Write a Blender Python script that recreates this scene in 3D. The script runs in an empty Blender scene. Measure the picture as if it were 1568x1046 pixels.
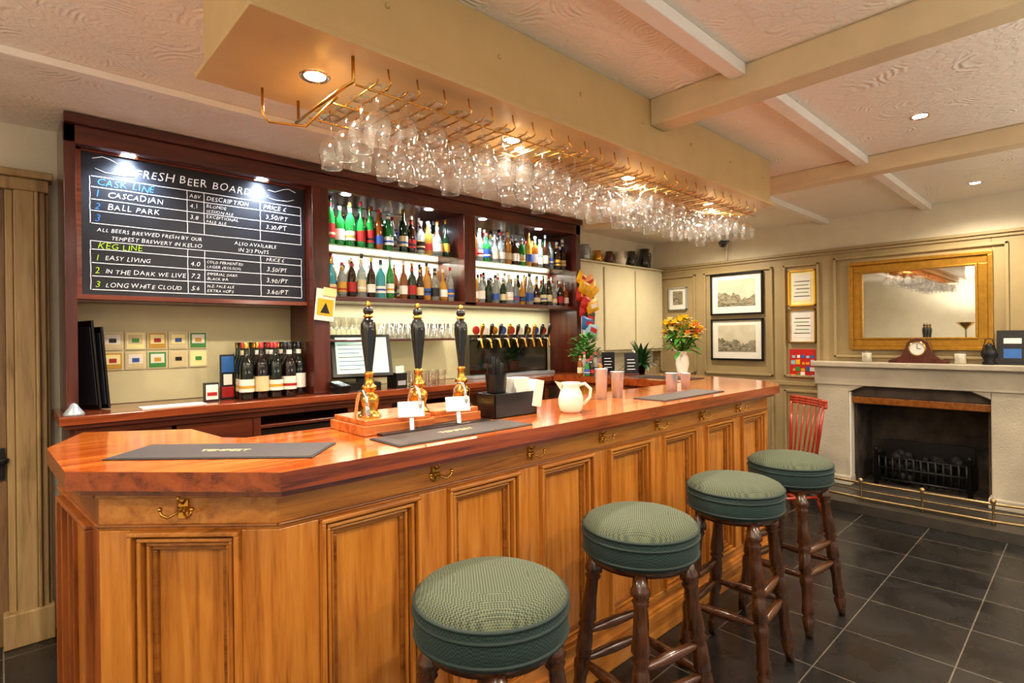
import bpy, math, random
from mathutils import Vector, Matrix
random.seed(7)
S=bpy.context.scene
S.view_settings.view_transform='Standard'
S.view_settings.exposure=0.08
# ---------------------------------------------------------------- materials
def lin(h):
    h=h.lstrip('#'); c=[int(h[i:i+2],16)/255 for i in (0,2,4)]
    return tuple([(x/12.92 if x<=.04045 else ((x+.055)/1.055)**2.4) for x in c]+[1.0])
def newmat(name):
    m=bpy.data.materials.new(name); m.use_nodes=True
    nt=m.node_tree; b=nt.nodes['Principled BSDF']; return m,nt,b
def coords(nt,scale=(1,1,1)):
    tc=nt.nodes.new('ShaderNodeTexCoord'); mp=nt.nodes.new('ShaderNodeMapping')
    mp.inputs['Scale'].default_value=scale
    nt.links.new(tc.outputs['Object'],mp.inputs['Vector']); return mp.outputs['Vector']
def noise(nt,vec,scale,detail=4,dist=0.0):
    n=nt.nodes.new('ShaderNodeTexNoise'); n.inputs['Scale'].default_value=scale
    n.inputs['Detail'].default_value=detail; n.inputs['Distortion'].default_value=dist
    nt.links.new(vec,n.inputs['Vector']); return n.outputs['Fac']
def ramp(nt,fac,stops):
    r=nt.nodes.new('ShaderNodeValToRGB'); e=r.color_ramp.elements
    e[0].position=stops[0][0]; e[0].color=stops[0][1]; e[1].position=stops[-1][0]; e[1].color=stops[-1][1]
    for p,c in stops[1:-1]:
        x=e.new(p); x.color=c
    nt.links.new(fac,r.inputs['Fac']); return r.outputs['Color']
def bump(nt,b,h,strength=.2,dist=.01):
    bn=nt.nodes.new('ShaderNodeBump'); bn.inputs['Strength'].default_value=strength; bn.inputs['Distance'].default_value=dist
    nt.links.new(h,bn.inputs['Height']); nt.links.new(bn.outputs['Normal'],b.inputs['Normal'])
def pbr(name,col,rough=.5,metal=0,var=.12,nscale=8,bmp=0,bscale=60,emis=None,estr=0,coat=0,trans=0):
    m,nt,b=newmat(name); c=lin(col) if isinstance(col,str) else col
    v=coords(nt); f=noise(nt,v,nscale,3)
    lo=tuple([x*(1-var) for x in c[:3]]+[1]); hi=tuple([min(1,x*(1+var)) for x in c[:3]]+[1])
    nt.links.new(ramp(nt,f,[(.3,lo),(.7,hi)]),b.inputs['Base Color'])
    b.inputs['Roughness'].default_value=rough; b.inputs['Metallic'].default_value=metal
    b.inputs['Coat Weight'].default_value=coat; b.inputs['Coat Roughness'].default_value=.08
    b.inputs['Transmission Weight'].default_value=trans
    if bmp: bump(nt,b,noise(nt,v,bscale,4),bmp)
    if emis: b.inputs['Emission Color'].default_value=lin(emis); b.inputs['Emission Strength'].default_value=estr
    return m
def wood(name,dark,mid,light,axis='z',rough=.35,coat=.3,s=1.0):
    m,nt,b=newmat(name)
    sc={'x':(.9,14,14),'y':(14,.9,14),'z':(14,14,.9)}[axis]
    v=coords(nt,tuple(x*s for x in sc)); f=noise(nt,v,2.2,6,.6)
    v2=coords(nt,tuple(x*s*5 for x in sc)); g=noise(nt,v2,2.5,3,.2)
    mx=nt.nodes.new('ShaderNodeMath'); mx.operation='MULTIPLY_ADD'; mx.inputs[1].default_value=.3
    nt.links.new(g,mx.inputs[0]); nt.links.new(f,mx.inputs[2])
    nt.links.new(ramp(nt,mx.outputs[0],[(.42,lin(dark)),(.60,lin(mid)),(.88,lin(light))]),b.inputs['Base Color'])
    b.inputs['Roughness'].default_value=rough; b.inputs['Coat Weight'].default_value=coat; b.inputs['Coat Roughness'].default_value=.12
    bump(nt,b,g,.04,.004); return m
PINE_Z=wood('pine_v','8A4C16','B66E26','CE8838','z',.26,.5)
PINE_X=wood('pine_h','8A4C16','B66E26','CE8838','x',.26,.5)
PINE_D=wood('pine_moulding','64340C','8C4E18','A26426','x',.28,.45)
REDP=wood('red_pine','622E10','8A481A','9E5824','z')
TOP=wood('bar_top_wood','84320A','C05A1A','E08636','x',.13,.9,.8)
TOPE=wood('bar_top_edge','4E1C08','843610','9C4818','x',.2,.5)
MAH_X=wood('mahogany_h','2C0E08','4A1A10','602816','x',.3,.4)
MAH_Z=wood('mahogany_v','2C0E08','4A1A10','602816','z',.3,.4)
BCT=wood('back_counter_wood','54220F','7E381C','964A28','x',.18,.6)
STW=wood('stool_wood','1E0D06','3A1E0C','542C14','z',.25,.5)
STX=wood('rung_wood','1E0D06','40200c','542C14','x',.25,.5)
REDCH=wood('red_chair_wood','7A1C0C','A8301A','C4482A','z',.25,.5)
DOORW=wood('stripped_door','7A5E38','9C7E52','AE9264','z',.5,.1)
DOORD=wood('door_brown','5A4028','7A5A38','8A6A44','z',.5,.1)
PUMPW=wood('pump_box_wood','A04A1A','C0662A','D08040','x',.25,.5)
CREAM=pbr('cream_wall','E2DAC2',.7,bmp=.15,bscale=120,var=.04)
KHAKI=pbr('panel_paint','A69268',.38,var=.04)
CUPB=pbr('cupboard_paint','DCD2AE',.4,var=.03)
SOFF=pbr('canopy_paint','CFB07A',.26,var=.04)
BEAM=pbr('beam_paint','DAC8A2',.45,var=.05)
BATT=pbr('batten_paint','F2ECE2',.45,var=.04)
BBW=pbr('backbar_wall','CCC49A',.6,var=.05)
BBC=pbr('backbar_cream','EFE8CC',.5,var=.05)
BRASS=pbr('brass','D9A44A',.18,1,.1)
FEND=pbr('aged_brass','9C8660',.3,.9,.15)
STEEL=pbr('steel','B4C0C8',.25,.45,.05)
CHROME=pbr('chrome','E8E8E8',.08,1,.02)
GOLD=pbr('gilt','B98A34',.35,.8,.15,30)
BLK=pbr('black_plastic','0C0C0D',.3,var=.05)
BLKG=pbr('black_gloss','070707',.08,coat=1)
WHT=pbr('white_ceramic','ECE4D2',.2,coat=.5,var=.02)
PAPER=pbr('paper','F0ECE0',.7,var=.03)
STONE=pbr('stone','B0A692',.65,var=.22,nscale=3,bmp=.25)
SOOT=pbr('soot','453A30',.9,var=.6,nscale=6,bmp=.5,bscale=20)
COAL=pbr('coal','1A1816',.7,var=.5,nscale=20)
IRON=pbr('iron','242424',.4,.6)
HEAR=pbr('hearth_slate','3A352F',.35,var=.2)
LEAF=pbr('leaf','4A8A2E',.4,var=.35,nscale=30)
DLEAF=pbr('dark_leaf','1F4A1E',.4,var=.35,nscale=30)
YEL=pbr('petal_yellow','FFDA28',.5); ORG=pbr('petal_orange','F29A4A',.5); CRM=pbr('petal_cream','FAEEA8',.5)
MAT=pbr('bar_mat','3A302C',.5,var=.2,nscale=3,bmp=.2,bscale=200)
CHALKB=pbr('chalkboard','1A1F2A',.5,var=.5,nscale=4)
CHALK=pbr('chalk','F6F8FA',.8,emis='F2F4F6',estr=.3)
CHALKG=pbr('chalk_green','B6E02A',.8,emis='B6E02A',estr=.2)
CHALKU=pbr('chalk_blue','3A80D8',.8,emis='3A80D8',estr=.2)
SCREEN=pbr('screen','A9C8B8',.3,emis='A9CDBE',estr=.7)
MIRR=pbr('mirror','E8E8E2',.02,1,.0)
RUB=pbr('rubber','151515',.6)
WAX=pbr('candle_wax','F4EEDC',.4)
SHADE=pbr('fill_pendant_shade','F4E8CC',.6,emis='FFE6BE',estr=2)
LAMPE=pbr('lamp_glow','FFF2D8',.4,emis='FFE9C4',estr=120)
LAMPC=pbr('lamp_glow_cool','F2F8FF',.4,emis='DCEBFF',estr=120)
def colm(n,c,r=.4,**k): return pbr(n,c,r,**k)
RED=colm('red_pack','C02018'); BLU=colm('blue_pack','2860A8'); YLP=colm('yellow_pack','F0B418'); GRNP=colm('green_pack','3A8A3A'); LBLU=colm('pale_blue_pack','9AC4D8')
def fabric(name,a,c):
    m,nt,b=newmat(name); v=coords(nt)
    ch=nt.nodes.new('ShaderNodeTexChecker'); ch.inputs['Scale'].default_value=210
    nt.links.new(v,ch.inputs['Vector']); ch.inputs['Color1'].default_value=lin(a); ch.inputs['Color2'].default_value=lin(c)
    nt.links.new(ch.outputs['Color'],b.inputs['Base Color']); b.inputs['Roughness'].default_value=.8
    b.inputs['Sheen Weight'].default_value=.03
    bump(nt,b,ch.outputs['Fac'],.4,.0015); return m
FAB=fabric('woven_green','565E44','1E281E'); FABS=fabric('woven_teal','1F3A36','0B1A1A'); PIPE=pbr('piping','122622',.7)
def glass_thin(name,tint,fac=.12,rough=.03,milk=0.0,edge=.75,blend=.35):
    m=bpy.data.materials.new(name); m.use_nodes=True; nt=m.node_tree; nt.nodes.clear()
    o=nt.nodes.new('ShaderNodeOutputMaterial'); t=nt.nodes.new('ShaderNodeBsdfTransparent'); g=nt.nodes.new('ShaderNodeBsdfGlossy')
    t.inputs['Color'].default_value=tint; g.inputs['Roughness'].default_value=rough
    lw=nt.nodes.new('ShaderNodeLayerWeight'); lw.inputs['Blend'].default_value=blend
    ma=nt.nodes.new('ShaderNodeMath'); ma.operation='MULTIPLY_ADD'; ma.inputs[1].default_value=edge; ma.inputs[2].default_value=fac; ma.use_clamp=True
    nt.links.new(lw.outputs['Facing'],ma.inputs[0])
    mx=nt.nodes.new('ShaderNodeMixShader'); nt.links.new(ma.outputs[0],mx.inputs[0]); nt.links.new(t.outputs[0],mx.inputs[1]); nt.links.new(g.outputs[0],mx.inputs[2])
    out=mx.outputs[0]
    if milk:
        tr=nt.nodes.new('ShaderNodeBsdfTranslucent'); tr.inputs['Color'].default_value=(1,.96,.9,1)
        m2=nt.nodes.new('ShaderNodeMixShader'); m2.inputs[0].default_value=milk; nt.links.new(out,m2.inputs[1]); nt.links.new(tr.outputs[0],m2.inputs[2]); out=m2.outputs[0]
    nt.links.new(out,o.inputs['Surface']); return m
GLASS=glass_thin('drinking_glass',(.97,.97,.95,1)); SHGL=glass_thin('shelf_glass',(.75,.88,.84,1),.2)
GLASSW=glass_thin('wine_glass_clear',(.985,.985,.98,1),.07,.045,.01,.9,.25)
def bglass(n,c,tr=.45): return pbr(n,c,.06,coat=.4,var=.05,trans=tr)
BG=[bglass('glass_green','24903C'),bglass('glass_dgreen','0C2A14',.2),bglass('glass_amber','A05418'),bglass('glass_clear','E4ECE8',.8),
    bglass('glass_blue','1838C0'),bglass('glass_brown','2A1208',.2),bglass('glass_honey','DC9C38'),bglass('glass_clear2','D4DED8',.8),bglass('glass_aqua','4AB0B8')]
WINEG=bglass('wine_glass_dark','0A120A',.1); WINER=bglass('wine_red_dark','14060A',.1)
LBL=[colm('label_white','ECE8DC'),colm('label_cream','D8C898'),colm('label_red','A81C18'),colm('label_black','141414'),colm('label_blue','2850A0'),colm('label_gold','C89A30')]
def tiles():
    m,nt,b=newmat('slate_tiles'); v=coords(nt)
    br=nt.nodes.new('ShaderNodeTexBrick'); br.offset=0; br.inputs['Scale'].default_value=1
    br.inputs['Brick Width'].default_value=.42; br.inputs['Row Height'].default_value=.42; br.inputs['Mortar Size'].default_value=.003
    br.inputs['Color1'].default_value=lin('171617'); br.inputs['Color2'].default_value=lin('1F1E1D'); br.inputs['Mortar'].default_value=lin('625C54')
    nt.links.new(v,br.inputs['Vector'])
    n=noise(nt,v,5,6,.4); mx=nt.nodes.new('ShaderNodeMixRGB'); mx.blend_type='MULTIPLY'; mx.inputs[0].default_value=.5
    nt.links.new(br.outputs['Color'],mx.inputs[1]); nt.links.new(ramp(nt,n,[(.3,(.6,.6,.6,1)),(.7,(1.2,1.2,1.2,1))]),mx.inputs[2])
    nt.links.new(mx.outputs[0],b.inputs['Base Color'])
    nt.links.new(ramp(nt,n,[(.3,(.2,.2,.2,1)),(.7,(.36,.36,.36,1))]),b.inputs['Roughness'])
    bump(nt,b,n,.15,.01); return m
def plaster():
    m,nt,b=newmat('swirl_plaster'); v=coords(nt)
    c=lin('F6EEE0'); n=noise(nt,v,1.5,3); nt.links.new(ramp(nt,n,[(.3,tuple(x*.95 for x in c[:3])+(1,)),(.7,c)]),b.inputs['Base Color'])
    b.inputs['Roughness'].default_value=.5
    vo=nt.nodes.new('ShaderNodeTexVoronoi'); vo.inputs['Scale'].default_value=3.4; nt.links.new(v,vo.inputs['Vector'])
    n2=noise(nt,v,9,3); a=nt.nodes.new('ShaderNodeMath'); a.operation='MULTIPLY_ADD'; a.inputs[1].default_value=.10
    nt.links.new(n2,a.inputs[0]); nt.links.new(vo.outputs['Distance'],a.inputs[2])
    s=nt.nodes.new('ShaderNodeMath'); s.operation='MULTIPLY'; s.inputs[1].default_value=95; nt.links.new(a.outputs[0],s.inputs[0])
    si=nt.nodes.new('ShaderNodeMath'); si.operation='SINE'; nt.links.new(s.outputs[0],si.inputs[0])
    n3=noise(nt,v,7,2); rr=ramp(nt,n3,[(.52,(0,0,0,1)),(.66,(.9,.9,.9,1))]); mu=nt.nodes.new('ShaderNodeMath'); mu.operation='MULTIPLY'; nt.links.new(si.outputs[0],mu.inputs[0]); nt.links.new(rr,mu.inputs[1])
    n4=noise(nt,v,30,4,.8); n5=nt.nodes.new('ShaderNodeMath'); n5.operation='MULTIPLY'; n5.inputs[1].default_value=3.0; nt.links.new(n4,n5.inputs[0])
    ad=nt.nodes.new('ShaderNodeMath'); ad.operation='ADD'; nt.links.new(mu.outputs[0],ad.inputs[0]); nt.links.new(n5.outputs[0],ad.inputs[1])
    bump(nt,b,ad.outputs[0],.42,.006); return m
TILE=tiles(); PLAS=plaster()
# ---------------------------------------------------------------- mesh builder
class MB:
    def __init__(s,name): s.n=name; s.v=[]; s.f=[]; s.fm=[]; s.fs=[]; s.ms=[]; s.M=Matrix()
    def add(s,vs,fs,m,smooth=False):
        o=len(s.v); s.v+= [tuple(s.M@Vector(p)) for p in vs]
        if m not in s.ms: s.ms.append(m)
        k=s.ms.index(m)
        for f in fs: s.f.append([i+o for i in f]); s.fm.append(k); s.fs.append(smooth)
    def box(s,x0,x1,y0,y1,z0,z1,m):
        s.add([(x0,y0,z0),(x1,y0,z0),(x1,y1,z0),(x0,y1,z0),(x0,y0,z1),(x1,y0,z1),(x1,y1,z1),(x0,y1,z1)],
              [(0,3,2,1),(4,5,6,7),(0,1,5,4),(1,2,6,5),(2,3,7,6),(3,0,4,7)],m)
    def prism(s,poly,z0,z1,m,side=None):
        n=len(poly); vs=[(x,y,z0) for x,y in poly]+[(x,y,z1) for x,y in poly]
        s.add(vs,[list(range(n-1,-1,-1)),list(range(n,2*n))],m)
        s.add(vs,[(i,(i+1)%n,n+(i+1)%n,n+i) for i in range(n)],side or m)
    def lathe(s,prof,c,m,seg=16,smooth=True,capb=False,capt=False):
        vs=[];fs=[]
        for r,z in prof:
            for i in range(seg):
                a=2*math.pi*i/seg; vs.append((c[0]+r*math.cos(a),c[1]+r*math.sin(a),c[2]+z))
        for j in range(len(prof)-1):
            for i in range(seg):
                k=(i+1)%seg; fs.append((j*seg+i,j*seg+k,(j+1)*seg+k,(j+1)*seg+i))
        if capb: fs.append(list(range(seg-1,-1,-1)))
        if capt: fs.append([(len(prof)-1)*seg+i for i in range(seg)])
        s.add(vs,fs,m,smooth)
    def axis(s,p0,p1,prof,m,seg=12,caps=True):
        p0=Vector(p0);p1=Vector(p1);d=p1-p0;L=d.length
        q=d.to_track_quat('Z','Y').to_matrix().to_4x4()
        old=s.M; s.M=old@Matrix.Translation(p0)@q
        s.lathe([(r,t*L) for t,r in prof],(0,0,0),m,seg,True,caps,caps); s.M=old
    def cyl(s,p0,p1,r,m,seg=12): s.axis(p0,p1,[(0,r),(1,r)],m,seg)
    def tube(s,pts,r,m,seg=6):
        pts=[Vector(p) for p in pts]; vs=[];fs=[]; up=None
        for i,p in enumerate(pts):
            t=(pts[min(i+1,len(pts)-1)]-pts[max(i-1,0)]).normalized()
            if up is None: up=Vector((0,0,1)) if abs(t.z)<.9 else Vector((1,0,0))
            a=t.cross(up).normalized(); b=a.cross(t).normalized(); up=b
            for k in range(seg):
                w=2*math.pi*k/seg; vs.append(tuple(p+r*(math.cos(w)*a+math.sin(w)*b)))
        for j in range(len(pts)-1):
            for k in range(seg):
                l=(k+1)%seg; fs.append((j*seg+k,j*seg+l,(j+1)*seg+l,(j+1)*seg+k))
        fs.append(list(range(seg-1,-1,-1))); fs.append([(len(pts)-1)*seg+k for k in range(seg)])
        s.add(vs,fs,m,True)
    def ball(s,c,r,m,seg=10,sz=1.0):
        s.lathe([(r*math.sin(math.pi*i/6)+1e-4,-r*sz*math.cos(math.pi*i/6)) for i in range(7)],c,m,seg)
    def build(s,bevel=0,loc=None,parent=None,mesh_only=False):
        me=bpy.data.meshes.new(s.n); me.from_pydata(s.v,[],s.f)
        for m in s.ms: me.materials.append(m)
        me.polygons.foreach_set('material_index',s.fm); me.polygons.foreach_set('use_smooth',s.fs); me.update()
        if mesh_only: return me
        o=bpy.data.objects.new(s.n,me); S.collection.objects.link(o)
        if loc: o.location=loc
        if parent: o.parent=parent
        if bevel:
            b=o.modifiers.new('bevel','BEVEL'); b.width=bevel; b.segments=2; b.limit_method='ANGLE'; b.angle_limit=math.radians(50)
        return o
def inst(name,me,loc,rot=0,scale=1,parent=None):
    o=bpy.data.objects.new(name,me); S.collection.objects.link(o); o.location=loc; o.rotation_euler=(0,0,rot); o.scale=(scale,)*3; o.parent=parent; return o
T=Matrix.Translation; R=Matrix.Rotation
# ---------------------------------------------------------------- room shell
CZ=2.47
m=MB('floor'); m.box(-2.2,6.2,-2.2,3.7,-.1,0,TILE); m.build()
m=MB('ceiling'); m.box(-2.2,5.75,-2.2,3.7,CZ,CZ+.1,PLAS); m.build()
m=MB('wall_north'); m.box(-2.2,5.75,3.55,3.7,0,CZ,CREAM); m.build()
m=MB('wall_west'); m.box(-2.35,-2.2,-2.2,3.7,0,CZ,CREAM); m.build()
m=MB('wall_east'); m.box(5.6,5.75,1.5,3.55,0,CZ,CREAM); m.build()
m=MB('wall_east'); m.box(5.6,5.75,-2.2,.55,0,CZ,CREAM); m.build()
m=MB('wall_east'); m.box(5.6,5.75,.55,1.5,.957,CZ,CREAM); m.build()
m=MB('trim_1')
for y0,y1,z0,z1 in ((1.5,3.548,0,2.17),(-2.2,.55,0,2.17),(.55,1.5,1.0,2.17)): m.box(5.575,5.6,y0,y1,z0,z1,KHAKI)
m.box(5.545,5.6,-2.2,3.548,2.165,2.19,KHAKI); m.box(5.56,5.6,-2.2,3.548,2.14,2.165,KHAKI)
def pframe(y0,y1,z0,z1,w=.022):
    for q in ((y0,y1,z1-w,z1),(y0,y1,z0,z0+w),(y0,y0+w,z0,z1),(y1-w,y1,z0,z1)): m.box(5.552,5.575,*q,KHAKI)
for a,b_ in ((3.0,3.44),(2.18,2.9),(1.76,2.08)): pframe(a,b_,1.0,2.08); pframe(a,b_,.2,.88)
pframe(.45,1.64,1.2,2.1); pframe(-.5,.3,1.0,2.08); pframe(-.5,.2,.2,.88)
m.box(5.56,5.575,1.8,3.548,.92,.96,KHAKI)
m.build(.004)
m=MB('baseboard_east'); m.box(5.55,5.575,1.8,3.54,0,.14,KHAKI); m.build(.004)
m=MB('baseboard_north'); m.box(-2.2,-.95,3.53,3.55,0,.2,DOORW); m.build(.004)
m=MB('ceiling_beam'); m.box(2.12,2.24,-2.2,1.35,2.35,CZ,BEAM); m.build(.008)
m=MB('ceiling_beam'); m.box(3.78,3.89,-2.2,3.1,2.37,CZ,BEAM); m.build(.008)
m=MB('trim_2'); m.box(-2.2,2.12,.92,.985,2.425,CZ,BATT); m.box(2.24,3.78,.92,.985,2.425,CZ,BATT); m.box(3.89,5.6,.92,.985,2.425,CZ,BATT); m.build(.005)
m=MB('trim_3'); m.box(-2.2,3.78,2.62,2.68,2.44,CZ,BATT); m.box(3.89,5.6,1.68,1.74,2.425,CZ,BATT); m.build(.005)
m=MB('trim_4'); m.box(2.24,3.78,-.2,-.13,2.425,CZ,BATT); m.box(3.89,5.6,-.2,-.13,2.425,CZ,BATT); m.build(.005)
m=MB('door_1')
m.box(-.80,.02,3.50,3.549,0,2.14,DOORD)
for a,b_,c,d in ((-.7,-.42,.25,.95),(-.32,-.08,.25,.95),(-.7,-.42,1.1,2.0),(-.32,-.08,1.1,2.0)): m.box(a,b_,3.49,3.5,c,d,DOORD); m.box(a+.03,b_-.03,3.485,3.49,c+.03,d-.03,DOORD)
m.lathe([(.001,0),(.025,.0),(.028,.02),(.001,.035)],(-.0,3.47,.86),IRON,12)
m.box(-.015,.012,3.485,3.5,.78,.93,IRON)
m.build(.004)
m=MB('trim_5')
for a,b_,y in ((.02,.05,3.475),(.05,.125,3.455),(.125,.14,3.445),(.14,.165,3.465),(.165,.18,3.49)):
    m.box(a,b_,y,3.549,0,2.14,DOORW)
m.box(-.95,.18,3.46,3.549,2.14,2.2,DOORW); m.box(-.97,.195,3.44,3.549,2.2,2.235,DOORW); m.box(.0,.185,3.435,3.549,0,.16,DOORW)
m.box(-.93,-.8,3.46,3.549,0,2.14,DOORW)
m.build(.006)
# ---------------------------------------------------------------- bar
top=[(.488,1.336),(3.5,1.336),(3.7,1.44),(3.86,1.68),(3.97,2.1),(4.0,2.5),(4.0,3.085),(3.35,3.085),(3.35,1.895),(.58,1.895),(.53,1.96),(.50,2.227),(.21,2.44),(.10,2.156),(.113,1.732)]
def shrink(poly,dx):
    n=len(poly);out=[]
    for i in range(n):
        a=Vector(poly[i-1]);b=Vector(poly[i]);c=Vector(poly[(i+1)%n])
        d1=(b-a).normalized();d2=(c-b).normalized()
        n1=Vector((-d1.y,d1.x));n2=Vector((-d2.y,d2.x)); k=(n1+n2); k/=max(.4,k.length_squared/2) ; out.append(tuple(b+k*dx))
    return out
m=MB('bar_counter')
m.prism(top,1.055,1.102,TOP,TOPE)
m.prism(shrink(top,.03),1.035,1.055,TOPE)
core=[(.53,1.46),(3.545,1.46),(3.74,1.62),(3.85,2.1),(3.88,2.5),(3.88,3.05),(3.4,3.05),(3.4,1.86),(.56,1.86),(.48,2.16),(.22,2.38),(.165,2.30),(.205,1.765)]
m.prism(core,.0,1.036,PINE_Z)
def run(L,panels,Z,X,D):
    zt,zb=.935,.19
    m.box(0,L,0,.03,.95,1.036,X)
    m.box(0,L,-.005,.03,.943,.951,D)
    m.box(0,L,-.012,.03,1.02,1.036,X)
    m.box(0,L,0,.03,.10,zb,X); m.box(0,L,-.02,.03,0,.12,X); m.box(0,L,-.012,.03,.12,.135,X)
    m.box(0,L,.002,.03,zt,.95,X)
    xs=[0]
    for a,b_ in panels: xs+= [a,b_]
    xs.append(L)
    for i in range(0,len(xs),2): m.box(xs[i],xs[i+1],0.001,.03,zb,zt,Z)
    for a,b_ in panels:
        def fr(a,b_,z0,z1,w,y0,y1,X,Z):
            m.box(a,b_,y0,y1,z1-w,z1,X); m.box(a,b_,y0,y1,z0,z0+w,X); m.box(a,a+w,y0,y1,z0+w,z1-w,Z); m.box(b_-w,b_,y0,y1,z0+w,z1-w,Z)
        fr(a,b_,zb,zt,.012,-.018,.03,X,Z); fr(a+.012,b_-.012,zb+.012,zt-.012,.007,-.002,.03,D,D); fr(a+.019,b_-.019,zb+.019,zt-.019,.010,-.008,.03,X,Z)
        fr(a+.029,b_-.029,zb+.029,zt-.029,.006,.012,.03,D,D); fr(a+.035,b_-.035,zb+.035,zt-.035,.008,.006,.03,X,Z)
        fr(a+.043,b_-.043,zb+.043,zt-.043,.014,.016,.03,D,D)
m.M=T((.515,1.435,0)); run(3.045,[(.109+.425*i,.424+.425*i) for i in range(7)],PINE_Z,PINE_X,PINE_D)
m.M=T((.18,1.75,0))@R(math.radians(-43.24),4,'Z'); run(.46,[(.082,.365)],PINE_Z,PINE_X,PINE_D)
m.M=T((.135,2.32,0))@R(math.atan2(-.57,.045),4,'Z'); run(.572,[(.07,.50)],REDP,REDP,REDP)
m.M=T((3.56,1.435,0))@R(math.atan2(.165,.18),4,'Z'); run(.244,[],PINE_Z,PINE_X,PINE_D)
m.M=Matrix()
bar=m.build(.003)
m=MB('coat_hook')
m.lathe([(.001,-.012),(.016,-.01),(.016,.0)],(0,0,0),BRASS,10)
m.box(-.012,.012,-.006,0,-.028,.02,BRASS)
for sx in (-1,1):
    m.tube([(0,-.004,0),(sx*.012,-.02,-.012),(sx*.024,-.032,-.018),(sx*.036,-.036,-.01),(sx*.04,-.036,.002)],.0035,BRASS); m.ball((sx*.04,-.036,.004),.006,BRASS,8)
m.tube([(0,-.004,.01),(0,-.022,.018),(0,-.028,.03),(0,-.022,.036)],.0035,BRASS); m.ball((0,-.022,.037),.006,BRASS,8)
hk=m.build(mesh_only=True)
for x in (1.0,1.425,1.85,2.275,2.7,3.125): inst('coat_hook',hk,(x,1.434,.995),parent=bar)
a=math.radians(-43.24); inst('coat_hook',hk,(.18+.22*math.cos(a)+.001,1.75+.22*math.sin(a)-.001,.995),a,parent=bar)
def mat(name,cx,cy,lx,ly,rot,z=1.1025):
    m=MB(name); m.box(-lx/2,lx/2,-ly/2,ly/2,0,.005,MAT); m.box(-lx/2-.006,lx/2+.006,-ly/2-.006,ly/2+.006,0,.003,RUB)
    o=m.build(.002,(cx,cy,z)); o.rotation_euler=(0,0,rot)
    return o
def text(s,size,loc,mt,parent=None,rot=(math.pi/2,0,0),name='lettering',align='LEFT',ext=.0004):
    c=bpy.data.curves.new(name,'FONT'); c.body=s; c.size=size; c.align_x=align; c.extrude=ext
    o=bpy.data.objects.new(name,c); o.location=loc; o.rotation_euler=rot; c.materials.append(mt); S.collection.objects.link(o)
    if parent: o.parent=parent
    return o
mt1=mat('bar_mat',.47,1.70,.55,.19,math.radians(-43))
text('TEMPEST',.035,(0,-.02,.0055),LBL[1],mt1,(0,0,0),align='CENTER')
mt2=mat('bar_mat',1.12,1.475,.54,.165,0); text('TEMPEST',.035,(0,-.01,.0055),LBL[1],mt2,(0,0,0),align='CENTER')
mat('bar_mat',2.62,1.50,.6,.17,0); mat('bar_mat',3.62,2.2,.2,.5,0)
# ---------------------------------------------------------------- beer pumps
m=MB('beer_engine')
m.box(.855,1.13,1.615,1.865,1.1025,1.135,PUMPW); m.box(.865,1.12,1.625,1.855,1.135,1.152,PUMPW)
m.box(1.14,1.36,1.635,1.865,1.1025,1.135,PUMPW); m.box(1.15,1.355,1.645,1.855,1.135,1.152,PUMPW)
m.box(1.05,1.24,1.60,1.66,1.1035,1.112,BLK); m.box(.90,1.36,1.575,1.62,1.1025,1.109,BLK)
for x in (.925,1.125,1.325):
    c=(x,1.71,1.152)
    m.lathe([(.04,0),(.04,.006),(.03,.012),(.027,.03),(.031,.045),(.035,.06),(.03,.07),(.018,.08),(.018,.088),(.026,.095),(.026,.104),(.016,.112),(.014,.14),(.018,.147),(.012,.155)],c,BRASS,20,True,True)
    m.lathe([(.012,.153),(.013,.165),(.017,.20),(.024,.26),(.027,.295),(.025,.32),(.017,.335),(.012,.34)],c,BLKG,20)
    m.lathe([(.012,.338),(.018,.342),(.018,.348),(.012,.352)],c,BRASS,20)
    m.lathe([(.012,.351),(.018,.358),(.017,.37),(.008,.378)],c,BLKG,20)
    m.lathe([(.008,.377),(.010,.383),(.008,.392),(.001,.396)],c,BRASS,16)
    m.tube([(x-.07,1.68,1.15),(x-.07,1.66,1.22),(x-.07,1.645,1.245),(x-.07,1.62,1.25),(x-.07,1.60,1.235),(x-.07,1.595,1.20)],.006,CHROME,8)
    m.axis((x-.07,1.595,1.205),(x-.07,1.595,1.17),[(0,.008),(1,.01)],CHROME)
for x in (1.02,1.22):
    m.M=T((x,1.595,1.15))@R(math.radians(-25),4,'Z')@R(math.radians(-18),4,'X'); m.box(-.045,.045,-.003,.003,0,.055,PAPER); m.box(-.008,.008,-.002,.006,-.045,.0,CHROME); m.M=Matrix()
m.build(.003)
m=MB('bar_caddy')
x0,x1,y0,y1,z=1.39,1.62,1.585,1.70,1.1025
for q in ((x0,x1,y0,y0+.006,z,z+.095),(x0,x1,y1-.006,y1,z,z+.095),(x0,x0+.006,y0,y1,z,z+.095),(x1-.006,x1,y0,y1,z,z+.095),(x0,x1,y0,y1,z,z+.006),(x0+.115,x0+.12,y0,y1,z,z+.09)): m.box(*q,BLK)
m.lathe([(.03,.01),(.045,.17)],(1.45,1.645,z),BLK,16)
for i in range(22):
    a=random.random()*6.3; r=random.random()*.025; m.tube([(1.45+r*math.cos(a)*.5,1.645+r*math.sin(a)*.5,z+.02),(1.45+r*math.cos(a)*1.9,1.645+r*math.sin(a)*1.9,z+.20+random.random()*.04)],.003,BLK,5)
m.box(1.52,1.59,1.60,1.67,z+.01,z+.15,PAPER); m.M=T((1.61,1.60,z+.03))@R(.2,4,'Y'); m.box(-.02,.03,-.02,.05,0,.11,PAPER); m.M=Matrix()
m.build(.002)
m=MB('ceramic_jug'); c=(1.735,1.50,1.1025)
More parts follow.
